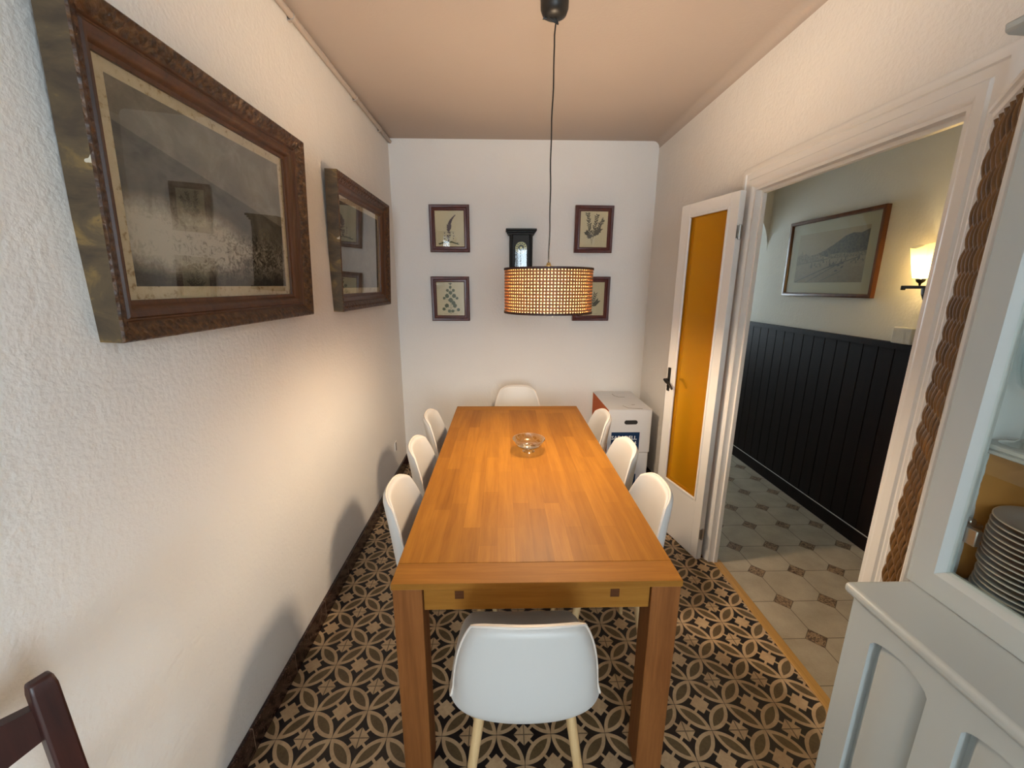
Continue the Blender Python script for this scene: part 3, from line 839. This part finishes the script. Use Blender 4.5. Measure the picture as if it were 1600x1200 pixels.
# corridor picture
def corridor_picture():
    y0, y1, z0, z1 = 1.352, 2.175, 1.536, 2.078
    w, h = y1-y0, z1-z0
    t = thing('framed_photograph', 'wide brown framed sepia harbour photograph on the corridor wall', 'picture', mat=wallmat('right', XC, (y0+y1)/2, (z0+z1)/2, .012))
    MB().frame(w, h, [(0,0),(0,.028),(.004,.030),(.020,.030),(.024,.024),(.024,0)]).obj('frame', M['corrframe'], t, smooth=35)
    iw, ih = w-.046, h-.046
    MB().box((-iw/2,-ih/2,.008),(iw/2,ih/2,.012)).obj('mount', Mat('cream_mount', srgb(186,180,158), .9).m, t, label='cream card mount')
    pw, ph = iw-.16, ih-.15
    a = Mat('sepia_photo', (.3,.25,.2), .8); v = a.coord('Generated'); n = a.noise(v, 24, 5, .65); x, y, z = a.xyz(v)
    a.base(a.ramp((y*.45+n*.35), [(.15, srgb(116,98,74)), (.45, srgb(160,142,114)), (.7, srgb(172,154,126))]))
    dk = Mat('sepia_dark', (.1,.08,.06), .8); n = dk.noise(dk.coord('Object'), 60, 4, .7); dk.base(dk.ramp(n, [(.35, srgb(48,40,32)), (.7, srgb(110,94,74))]))
    md_ = Mat('sepia_mid', (.2,.16,.12), .8); n = md_.noise(md_.coord('Object'), 90, 4, .7); md_.base(md_.ramp(n, [(.35, srgb(70,58,44)), (.6, srgb(150,134,108))]))
    b = MB(); b.mat(0).box((-pw/2,-ph/2,.012),(pw/2,ph/2,.0126))
    q = lambda u_, v_: (-pw/2+pw*u_, -ph/2+ph*v_)
    b.mat(1).flat([q(.30,.56),(q(.42,.62)),q(.55,.72),q(.70,.86),q(.80,.90),q(.90,.88),q(1,.93),q(1,.52),q(.48,.50)], .0128)
    b.mat(2).flat([q(0,.40),q(0,.56),q(.05,.58),q(.08,.66),q(.10,.57),q(.14,.60),q(.2,.54),q(.34,.58),q(.44,.50),q(.44,.42)], .0130)
    b.mat(2).flat([q(.5,.46),q(.5,.54),q(.66,.56),q(.8,.54),q(1,.56),q(1,.47)], .0130)
    b.mat(1)
    for (p0,p1,wd) in ((q(0,.38),q(.5,.46),.005),(q(.02,.02),q(.62,.36),.008),(q(.2,.0),q(.7,.38),.006),(q(.42,.02),q(.72,.22),.004),(q(.5,.28),q(.92,.46),.006)):
        b.flat(strokepoly(p0,p1,wd), .0131)
    rnd = random.Random(4)
    for k in range(46):
        u_ = rnd.uniform(.22,.98); v_ = .36+.14*(u_-.3)*.6+rnd.uniform(-.05,.05); x_, y_ = q(u_, v_); s_ = rnd.uniform(.004,.012)
        b.flat([(x_-s_*.5,y_-s_),(x_+s_*.5,y_-s_),(x_+s_*.4,y_+s_),(x_-s_*.4,y_+s_)], .0132+k*1e-6)
    for k in range(8): 
        x_, y_ = q(rnd.uniform(.54,.7), rnd.uniform(.2,.36)); b.flat(leafpoly(x_,y_,.03,.012,rnd.uniform(0,.6)), .0134+k*1e-6)
    b.obj('photograph', [a.m, dk.m, md_.m], t, label='sepia view of a harbour under a hill')
    MB().box((-iw/2,-ih/2,.016),(iw/2,ih/2,.0172)).obj('glass_pane', M['pane'], t)
corridor_picture()

# ------------------------------------------------------------------ wall clock
def clock():
    t = thing('wall_clock', 'small black cased wall clock between the plant prints', 'clock', mat=wallmat('back', 1.037, YB, 1.47))
    ztop = .58; w = .093; D = .105
    b = MB(); b.box((-w,0,0),(w,ztop-.03,D-.02)).obj('case', M['ebony'], t, bevel=.003)
    b = MB(); b.box((-w-.012,ztop-.05,0),(w+.012,ztop-.036,D+.002)); b.box((-w-.020,ztop-.036,0),(w+.020,ztop-.022,D+.012)); b.box((-w-.03,ztop-.022,0),(w+.03,ztop-.006,D+.024))
    b.obj('cornice', M['ebony'], t, bevel=.003)
    MB().box((-w-.016,0,0),(w+.016,.03,D+.006)).obj('plinth', M['ebony'], t, bevel=.003)
    for s_ in (-1,1):
        b = MB(); x = s_*(w-.014)
        for (za,zb,r) in ((.03,.06,.013),(.06,ztop-.09,.009),(ztop-.09,ztop-.05,.013)): b.tube([(x,za,D-.006),(x,zb,D-.006)], r, 12)
        b.obj('column', M['ebony'], t, smooth=40)
    # door: frame with an arched opening
    dw, z0, z1 = .064, .06, ztop-.055; ax, az, arad = 0, ztop-.145, .046
    b = MB(); fy0, fy1 = D-.02, D-.008
    b.box((-dw,z0,fy0),(-arad,z1,fy1)); b.box((arad,z0,fy0),(dw,z1,fy1)); b.box((-arad,z0,fy0),(arad,z0+.03,fy1))
    ps = [(arad*math.cos(PI*k/16), az+arad*math.sin(PI*k/16)) for k in range(17)]
    for k in range(16):
        (xa,za),(xb,zb) = ps[k], ps[k+1]
        b.hexa([(xa,za,fy0),(xa,z1,fy0),(xb,z1,fy0),(xb,zb,fy0)], [(xa,za,fy1),(xa,z1,fy1),(xb,z1,fy1),(xb,zb,fy1)])
    b.obj('door', M['ebony'], t, merge=True)
    # dial: gilt rings, rays and centre
    b = MB(); cy = az-.004
    b.lathe([(.040,0),(.045,0),(.045,.002),(.040,.002)], (0,cy,D-.019), 32, True)
    b.lathe([(.026,0),(.030,0),(.030,.002),(.026,.002)], (0,cy,D-.019), 32, True); b.lathe([(.001,.003),(.010,.003),(.012,0)], (0,cy,D-.019), 20)
    for k in range(12):
        a = 2*PI*k/12; b.flat(leafpoly(.029*math.cos(a), cy+.029*math.sin(a), .012, .006, a), D-.0175)
    b.obj('dial', M['gold'], t, label='gilt dial under the arch')
    MB().box((-arad,z0+.03,D-.0195),(arad,az+.040,D-.0192)).obj('backing', Mat('dial_backing', srgb(70,62,48), .6).m, t)
    MB().tube([(0,cy,D-.016),(0,cy-.14,D-.016)], .0018, 6).lathe([(.001,0),(.018,0),(.018,.002),(.001,.003)], (0,cy-.15,D-.017), 20).obj('pendulum', M['brass'], t, smooth=40)
    gl = glass('clock_glass', (.9,.93,.93), 1.5, 11.0, .04, .13)
    MB().prism([(-arad,z0+.03),(arad,z0+.03)]+ps[0:], D-.0125, D-.0115).obj('glass_pane', gl, t)
clock()

# ------------------------------------------------------------------ cardboard boxes
def textmesh(name, body, size, mat, parent, loc, align='RIGHT', bold=.0):
    cu = bpy.data.curves.new(name,'FONT'); cu.body = body; cu.size = size; cu.align_x = align; cu.offset = bold; cu.extrude = .0002; cu.resolution_u = 3
    tmp = bpy.data.objects.new('tmp', cu); COL.objects.link(tmp)
    bpy.context.view_layer.update()
    me = bpy.data.meshes.new_from_object(tmp.evaluated_get(bpy.context.evaluated_depsgraph_get()))
    bpy.data.objects.remove(tmp); me.name = name; me.materials.clear(); me.materials.append(mat)
    o = bpy.data.objects.new(name, me); COL.objects.link(o); o.parent = parent
    o.location = loc; o.rotation_euler = (PI/2,0,0); return o
def carton(label, x, y, z, lines):
    w, d, h = .334, .555, .345
    t = thing('cardboard_box', label, 'box', (x,y,z), 0, 'stacked white moving boxes')
    b = MB(); b.mat(0); tk = .005
    b.box((-w/2,-d/2,0),(w/2,d/2,h-.003))
    o = b.obj('carton', [M['card'], M['cardorange']], t, bevel=.003)
    for p in o.data.polygons:
        if p.normal.x < -.9: p.material_index = 1
    b = MB(); b.box((-w/2-.001,-d/2-.001,h-.003),(w/2+.001,0-.0012,h)).box((-w/2-.001,.0012,h-.003),(w/2+.001,d/2+.001,h)); b.obj('lid_flaps', M['card'], t, bevel=.001)
    # lock tab slots drawn by cuts on the lid
    b = MB()
    for (p0,p1) in (((-.02,.19),(-.02,.13)),((-.02,.13),(.01,.09)),((.01,.09),(.06,.085)),((-.03,-.17),(-.005,-.235)),((-.005,-.235),(.1,-.255)),((.045,-.15),(.075,-.14))):
        pass
    for path in (((-.02,.19),(-.02,.13),(.01,.09),(.06,.085)), ((-.03,-.17),(-.005,-.235),(.1,-.255)), ((.045,-.15),(.075,-.14))):
        MB().tube([(px_,py_,h+.0002) for px_,py_ in path], .0018, 5).obj('tab_slot', M['line'], t)
    hp = []
    for k in range(20):
        a = 2*PI*k/20; hp.append(((.034 if math.cos(a) > 0 else -.034)+.017*math.cos(a), .245+.017*math.sin(a)))
    MB().prism(hp, 0, .001, lambda x_,y_,z_: (x_+.01,-d/2-.0012+z_,y_)).obj('hand_hole', M['hole'], t)
    lb = MB().box((-.136+0,-d/2-.0011,.012),(.083,-d/2-.0005,.165)).obj('printed_label', M['navy'], t, label='navy printed label with white lettering')
    for (s_, size, xx, zz) in lines:
        (lambda *q: [textmesh('lettering', w_, size, M['white_ink'], lb, (xx-dx_,-d/2-.0014,zz), 'RIGHT', .0008) for w_, dx_ in zip(s_.split()[::-1], (0,.155))])(s_, size, M['white_ink'], lb, (xx,-d/2-.0014,zz), 'RIGHT', .0008)
    return t
bx, by = 1.857, 2.076
carton('white moving box standing on the floor under another box', bx-.008, by, .0, [('A', .043, .062, .106), ('69', .042, .062, .063)])
carton('white moving box on top of another, below the end wall', bx, by, .347, [('SABADELL', .043, .062, .106), ('7   364', .042, .062, .063), ('com', .020, .062, .036)])

# ------------------------------------------------------------------ socket, conduit
sk = thing('wall_socket', 'small white wall socket low by the far left corner', 'socket', mat=wallmat('left', 0, 2.04, .312))
MB().box((-.03,-.04,0),(.03,.04,.006)).obj('cover_plate', M['wall'], sk, bevel=.002)
MB().box((-.011,-.034,.006),(-.001,.034,.0085)).obj('socket_slot', M['black'], sk)
cp = thing('cable_conduit', 'thin white conduit along the top of the left wall', 'conduit', (0,0,0))
MB().tube([(.016,YR,ZC-.026),(.016,YB-.002,ZC-.024)], .0135, 12).obj('pipe', M['ceil'], cp, smooth=60)
for yy in (-.4,.86,1.62,2.12):
    MB().box((.001,yy-.008,ZC-.044),(.012,yy+.008,ZC-.006)).tube([(.016,yy-.008,ZC-.026),(.016,yy+.008,ZC-.026)], .0165, 12).obj('clip', M['ceil'], cp, smooth=40)

# ------------------------------------------------------------------ sconce in the corridor
def sconce():
    y, z = .93, 1.60
    t = thing('wall_sconce', 'glowing glass wall lamp on a dark metal bar in the corridor', 'lamp', mat=wallmat('right', XC, y, z))
    MB().lathe([(.001,0),(.05,0),(.05,.006),(.042,.012),(.001,.014)], (0,0,0), 28).tube([(0,0,.01),(0,0,.085)], .010, 10).obj('wall_plate', M['iron'], t, smooth=40)
    MB().box((-.165,-.004,.078),(.165,.012,.096)).box((-.165,-.012,.078),(-.15,.012,.096)).obj('bar', M['iron'], t, bevel=.003)
    MB().lathe([(.001,-.065),(.026,-.062),(.038,-.03),(.042,0),(.001,0)], (.0,0,0), 24).obj('tmp_body', M['iron'])
    bo = bpy.data.objects['tmp_body']; bo.name = 'body'; bo.parent = t; bo.rotation_euler = (-PI/2,0,0); bo.location = (0,-.002,.087)
    for sx in (-.07, .07):
        cup = MB()
        cup.lathe([(.004,.010),(.006,.022),(.018,.032),(.022,.045),(.001,.046)], seg=20)
        c = cup.obj('lamp_cup', M['iron'], t, smooth=50); c.location = (sx,0,.087); c.rotation_euler = (-PI/2,0,0)
        # flared four sided glass with a wavy lip
        b = MB(); n = 32; vs = []
        for (zz, r) in ((.05,.030),(.10,.040),(.155,.050),(.21,.058)):
            for k in range(n):
                a = 2*PI*k/n; f = 1/max(abs(math.cos(a)),abs(math.sin(a))); f = 1+(f-1)*.6
                lip = .012*math.cos(2*a+.5) if zz > .16 else 0
                vs.append((r*f*math.cos(a)*.92, r*f*math.sin(a)*.92, zz+lip))
        fs = [(j*n+k, j*n+(k+1)%n, (j+1)*n+(k+1)%n, (j+1)*n+k) for j in range(3) for k in range(n)]
        b.add(vs, fs); g = b.obj('glass_shade', M['frost'], t, smooth=60, label='frosted glowing glass shade'); g.location = (sx,0,.087); g.rotation_euler = (-PI/2,0,0)
        bl = MB().lathe([(.001,.046),(.012,.052),(.024,.085),(.020,.115),(.001,.13)], seg=16).obj('bulb', M['scbulb'], g, smooth=80)
        ld = bpy.data.lights.new('sconce_light','POINT'); ld.energy = SCONCE_W; ld.color = (1,.72,.32); ld.shadow_soft_size = .022
        lo = bpy.data.objects.new('sconce_light', ld); COL.objects.link(lo); lo.parent = t; lo.location = (sx,.10,.087)
sconce()
tag(MB().box((XC-.05,1.02,1.295),(XC-.002,1.135,1.385)).obj('white_box', M['corr'], bevel=.006), 'small white box on the ledge of the dark panelling', 'box')

# ------------------------------------------------------------------ cabinet
CX0, CY0, CY1, CTZ = 1.715, -1.50, -.358, .928        # base front, near end, far end, counter top
HXF = 1.851; HY1 = -.343; HYI = -.387                              # hutch front and far end
cab = thing('display_cabinet', 'white painted display cabinet against the right wall', 'cabinet', (1.92, -.92, 0))
ox, oy = 1.92, -.92
def cb(b, a_, c_): return b.box((a_[0]-ox,a_[1]-oy,a_[2]),(c_[0]-ox,c_[1]-oy,c_[2]))
XBK = 2.118
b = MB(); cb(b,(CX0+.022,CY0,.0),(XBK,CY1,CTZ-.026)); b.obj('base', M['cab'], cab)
# face frame and doors of the base
def arched_door(y0, y1):
    """front door between y0>y1 with two arched panels: flat frame pieces over fluted panels"""
    b = MB(); xf = CX0-ox; xb = xf+.006; zb, zt = .06, CTZ-.03
    st = .060; mid = .062
    yi = [y0-st, (y0+y1)/2+mid/2, (y0+y1)/2-mid/2, y1+st]
    ins = [(yi[0],yi[1]),(yi[2],yi[3])]
    for (a,c) in ((y0,yi[0]),(yi[1],yi[2]),(yi[3],y1)): b.box((xf,a-oy,zb),(xf+.021,c-oy,zt))
    for (a,c) in ins:
        b.box((xf,a-oy,zb),(xb,c-oy,zb+.07))
        n = 20; pr = None
        for k in range(n+1):
            t = k/n; yy = a+(c-a)*t; zz = .822+.026*math.sin(PI*t)**.55
            if pr:
                (ya,za) = pr
                b.hexa([(xf,ya-oy,za),(xf,ya-oy,zt),(xf,yy-oy,zt),(xf,yy-oy,zz)], [(xb,ya-oy,za),(xb,ya-oy,zt),(xb,yy-oy,zt),(xb,yy-oy,zz)])
            pr = (yy,zz)
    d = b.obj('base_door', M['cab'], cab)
    for (a,c) in ins:
        q = [(xf+.021,a),(xf+.0205,a),(xf+.0195,a-.006),(xf+.014,a-.014),(xf+.0075,a-.018),(xf+.0064,a-.022),(xf+.0064,c+.030),(xf+.009,c+.022),(xf+.015,c+.010),(xf+.0195,c+.002),(xf+.0205,c),(xf+.021,c)]
        p = MB(); p.prism([(x_,y_-oy) for x_,y_ in q], zb, zt); p.obj('door_panel', M['cab'], d, smooth=50)
yy = CY1
arched_door(-.362, -.800); arched_door(-.803, -1.241)
b = MB(); cb(b,(CX0,CY0,.06),(CX0+.022,-1.244,CTZ-.03)); cb(b,(CX0+.03,CY0,0),(CX0+.045,CY1,.06)); b.obj('face_frame', M['cab'], cab)
b = MB(); cb(b,(1.697,CY0-.01,CTZ-.026),(XBK,-.347,CTZ)); b.obj('countertop', M['cab'], cab, bevel=.010).modifiers['bevel'].segments = 4
# hutch
FZ = .963; TZ = 2.045
b = MB(); cb(b,(HXF+.02,HYI,CTZ),(XBK,HY1,TZ)); 
a = Mat('part_painted_side', (.7,.73,.73), .5); xx, y_, z_ = a.xyz(a.coord()); nn = a.noise(a.coord(), 14, 3)
a.base(a.mix(((xx+nn*.02) > (1.922-ox)) * (z_ < 1.28), (.70,.735,.735), srgb(196,136,70)))
b.obj('side_panel', a.m, cab, label='side panel with raw wood showing inside')
b = MB(); cb(b,(HXF+.02,CY0,CTZ),(XBK,CY0+.018,TZ)); b.obj('side_panel', M['cab'], cab)
b = MB(); cb(b,(XBK-.006,CY0+.018,CTZ),(XBK,HYI,TZ)); b.obj('back_panel', M['rawply'], cab, label='raw wood back')
b = MB(); cb(b,(HXF+.02,CY0+.018,CTZ),(XBK-.006,HYI,FZ)); b.obj('hutch_floor', Mat('shaded_floor_board', (.25,.27,.28), .5).m, cab)  # shade inside the hutch is put into the floor's dark grey
b = MB(); cb(b,(HXF+.02,CY0+.018,TZ-.02),(XBK-.006,HYI,TZ)); b.obj('hutch_top', M['cab'], cab)
SZ = 1.298
sh = MB()
pf = [(1.879,SZ-.022),(1.875,SZ-.019),(1.875,SZ-.014),(1.879,SZ-.012),(1.875,SZ-.009),(1.875,SZ-.002),(1.879,SZ),(XBK-.006,SZ),(XBK-.006,SZ-.022)]
sh.prism([(x-ox,z) for x,z in pf], CY0+.018-oy, HYI-oy, lambda u_,v_,w_: (u_,w_,v_)); sh.obj('shelf', M['cab'], cab)
sh = MB(); sh.prism([(x-ox,z+.36) for x,z in pf], CY0+.018-oy, HYI-oy, lambda u_,v_,w_: (u_,w_,v_)); sh.obj('shelf', M['cab'], cab)
# glazed doors
def glazed(y0, y1, hinge_side):
    w = y0-y1; h = TZ-.004-(CTZ+.002); zc = (TZ-.004+CTZ+.002)/2
    b = MB(); b.frame(w, h, [(0,0),(0,.020),(.052,.020),(.056,.017),(.066,.008),(.070,.006),(.070,0)])
    vs = b.v; b.v = [(HXF+.020-z-ox, -x+(y0+y1)/2-oy, yv+zc) for (x,yv,z) in vs]
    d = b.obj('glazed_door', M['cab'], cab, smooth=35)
    g = MB(); g.box((HXF+.010-ox, y0-.066-oy, CTZ+.066),(HXF+.013-ox, y1+.066-oy, TZ-.066)); g.obj('glass_pane', M['cabglass'], d)
    for zz in (1.095, 1.85):
        hb = MB(); yh = y0-.046 if hinge_side > 0 else y1+.022
        sgn = -1 if hinge_side > 0 else 1
        cb(hb,(HXF+.030,yh,zz-.014),(HXF+.075,yh+sgn*.012,zz+.010)); cb(hb,(HXF+.021,yh+sgn*.012,zz-.02),(HXF+.034,yh+sgn*.045,zz+.016))
        hb.tube([(HXF+.05-ox,yh-oy,zz+.016),(HXF+.05-ox,yh+sgn*.012-oy,zz+.018)], .008, 10)
        hb.obj('hinge', M['steel'], d, bevel=.002)
glazed(HY1+.0, -.92, 1); glazed(-.923, CY0, -1)
b = MB(); pf = [(XBK,TZ),(XBK,TZ+.02),(1.79,TZ+.02),(1.792,TZ+.006),(1.80,TZ+.002),(1.845,TZ-.0)]
b.prism([(x-ox,z) for x,z in pf], CY0-.02-oy, -.322-oy, lambda u_,v_,w_: (u_,w_,v_)); b.obj('cornice', M['cab'], cab, bevel=.003)

# plates in the cabinet
pcx, pcy = 1.972, -.480
PN = 15
for k in range(PN):
    r = .090*(1-.02*random.random()); z = FZ+.0005+k*.0118
    b = MB(); b.mat(0); 
    b.lathe([(.001,.004),(.05,.004),(.060,.008),(r-.002,.0195)], seg=56)
    b.mat(1); b.lathe([(r-.002,.0195),(r,.0190),(r,.0170),(r-.003,.0160)], seg=56)
    b.mat(2); b.lathe([(r-.003,.0160),(.062,.0050),(.052,.0005),(.04,.0),(.001,.0005)], seg=56)
    o = b.obj('dinner_plate', [M['plate'], M['platerim'], M['plateunder']], smooth=60, merge=True)
    tag(o, 'blue grey dinner plate on top of the stack in the cabinet' if k == PN-1 else 'grey dinner plate in the tall stack behind the cabinet glass', 'plate', 'stacked dinner plates')
    o.location = (pcx+random.uniform(-.002,.002), pcy+random.uniform(-.003,.003), z)
def goblet(x, y, label):
    prof = [(.001,0),(.030,0),(.031,.0015),(.012,.006),(.005,.012),(.0038,.05),(.0038,.085),(.006,.10),(.020,.11),(.032,.125),(.037,.15),(.038,.175),(.0355,.21)]
    o = MB().lathe(prof, seg=36).obj('wine_goblet', M['goblet'], smooth=60); o.location = (x,y,SZ+.0006); return tag(o, label, 'glass')
goblet(1.918, -.427, 'clear stemmed wine glass on the shelf above the plates')

# ------------------------------------------------------------------ dark chair by the left wall
def dark_chair():
    # origin under the far back post; local +x runs along the back towards us, +y is where the chair faces
    t = thing('wooden_chair', 'dark brown wooden chair against the left wall at lower left', 'chair', (.168, -.636, 0), math.radians(-112))
    Wd = .40; D = .40; HB = 1.0
    wood_ = M['darkchair']
    for x in (0, Wd):
        b = MB(); q = .021
        lo1 = [(x-q,-.02-.016,0),(x+q,-.02-.016,0),(x+q,-.02+.016,0),(x-q,-.02+.016,0)]
        def sec(y, z, w_, d_): return [(x-w_,y-d_,z),(x+w_,y-d_,z),(x+w_,y+d_,z),(x-w_,y+d_,z)]
        secs = [sec(-.05,0,.015,.013), sec(-.005,.22,.016,.015), sec(0,.45,.017,.015), sec(.0,.70,.017,.014), sec(-.014,.982,.016,.013), sec(-.016,HB,.014,.009)]
        vs = [p for s_ in secs for p in s_]; fs = [(3,2,1,0), tuple(len(vs)-4+k for k in range(4))]
        for j in range(len(secs)-1):
            for k in range(4): fs.append((j*4+k, j*4+(k+1)%4, (j+1)*4+(k+1)%4, (j+1)*4+k))
        b.add(vs, fs); b.obj('back_leg', wood_, t, bevel=.004)
        MB().box((x-.018,D-.02,0),(x+.018,D+.016,.43)).obj('front_leg', wood_, t, bevel=.004)
        MB().box((x-.011,0,.20),(x+.011,D,.225)).obj('stretcher', wood_, t, bevel=.003)
    b = MB(); b.box((-.025,-.02,.43),(Wd+.025,D+.03,.455)); b.obj('seat', wood_, t, bevel=.008)
    def rail(z0f, z1f, bow):
        b = MB(); n = 14; pr = None
        for k in range(n+1):
            s_ = k/n; x = Wd*s_; y = -.021-bow*math.sin(PI*s_); lo_ = z0f(s_); hi_ = z1f(s_)
            cur = [(x,y-.009,lo_),(x,y+.009,lo_),(x,y+.009,hi_),(x,y-.009,hi_)]
            if pr: b.hexa(pr, cur)
            pr = cur
        return b
    rail(lambda s_: .896-.035*math.sin(PI*s_), lambda s_: .952+.014*math.sin(PI*s_), .028).obj('crest_rail', wood_, t, merge=True)
    rail(lambda s_: .62, lambda s_: .68, .022).obj('back_rail', wood_, t, merge=True)
    MB().box((0,-.012,.36),(Wd,.012,.43)).obj('seat_rail', wood_, t); MB().box((0,D-.01,.37),(Wd,D+.01,.43)).obj('seat_rail', wood_, t)
dark_chair()
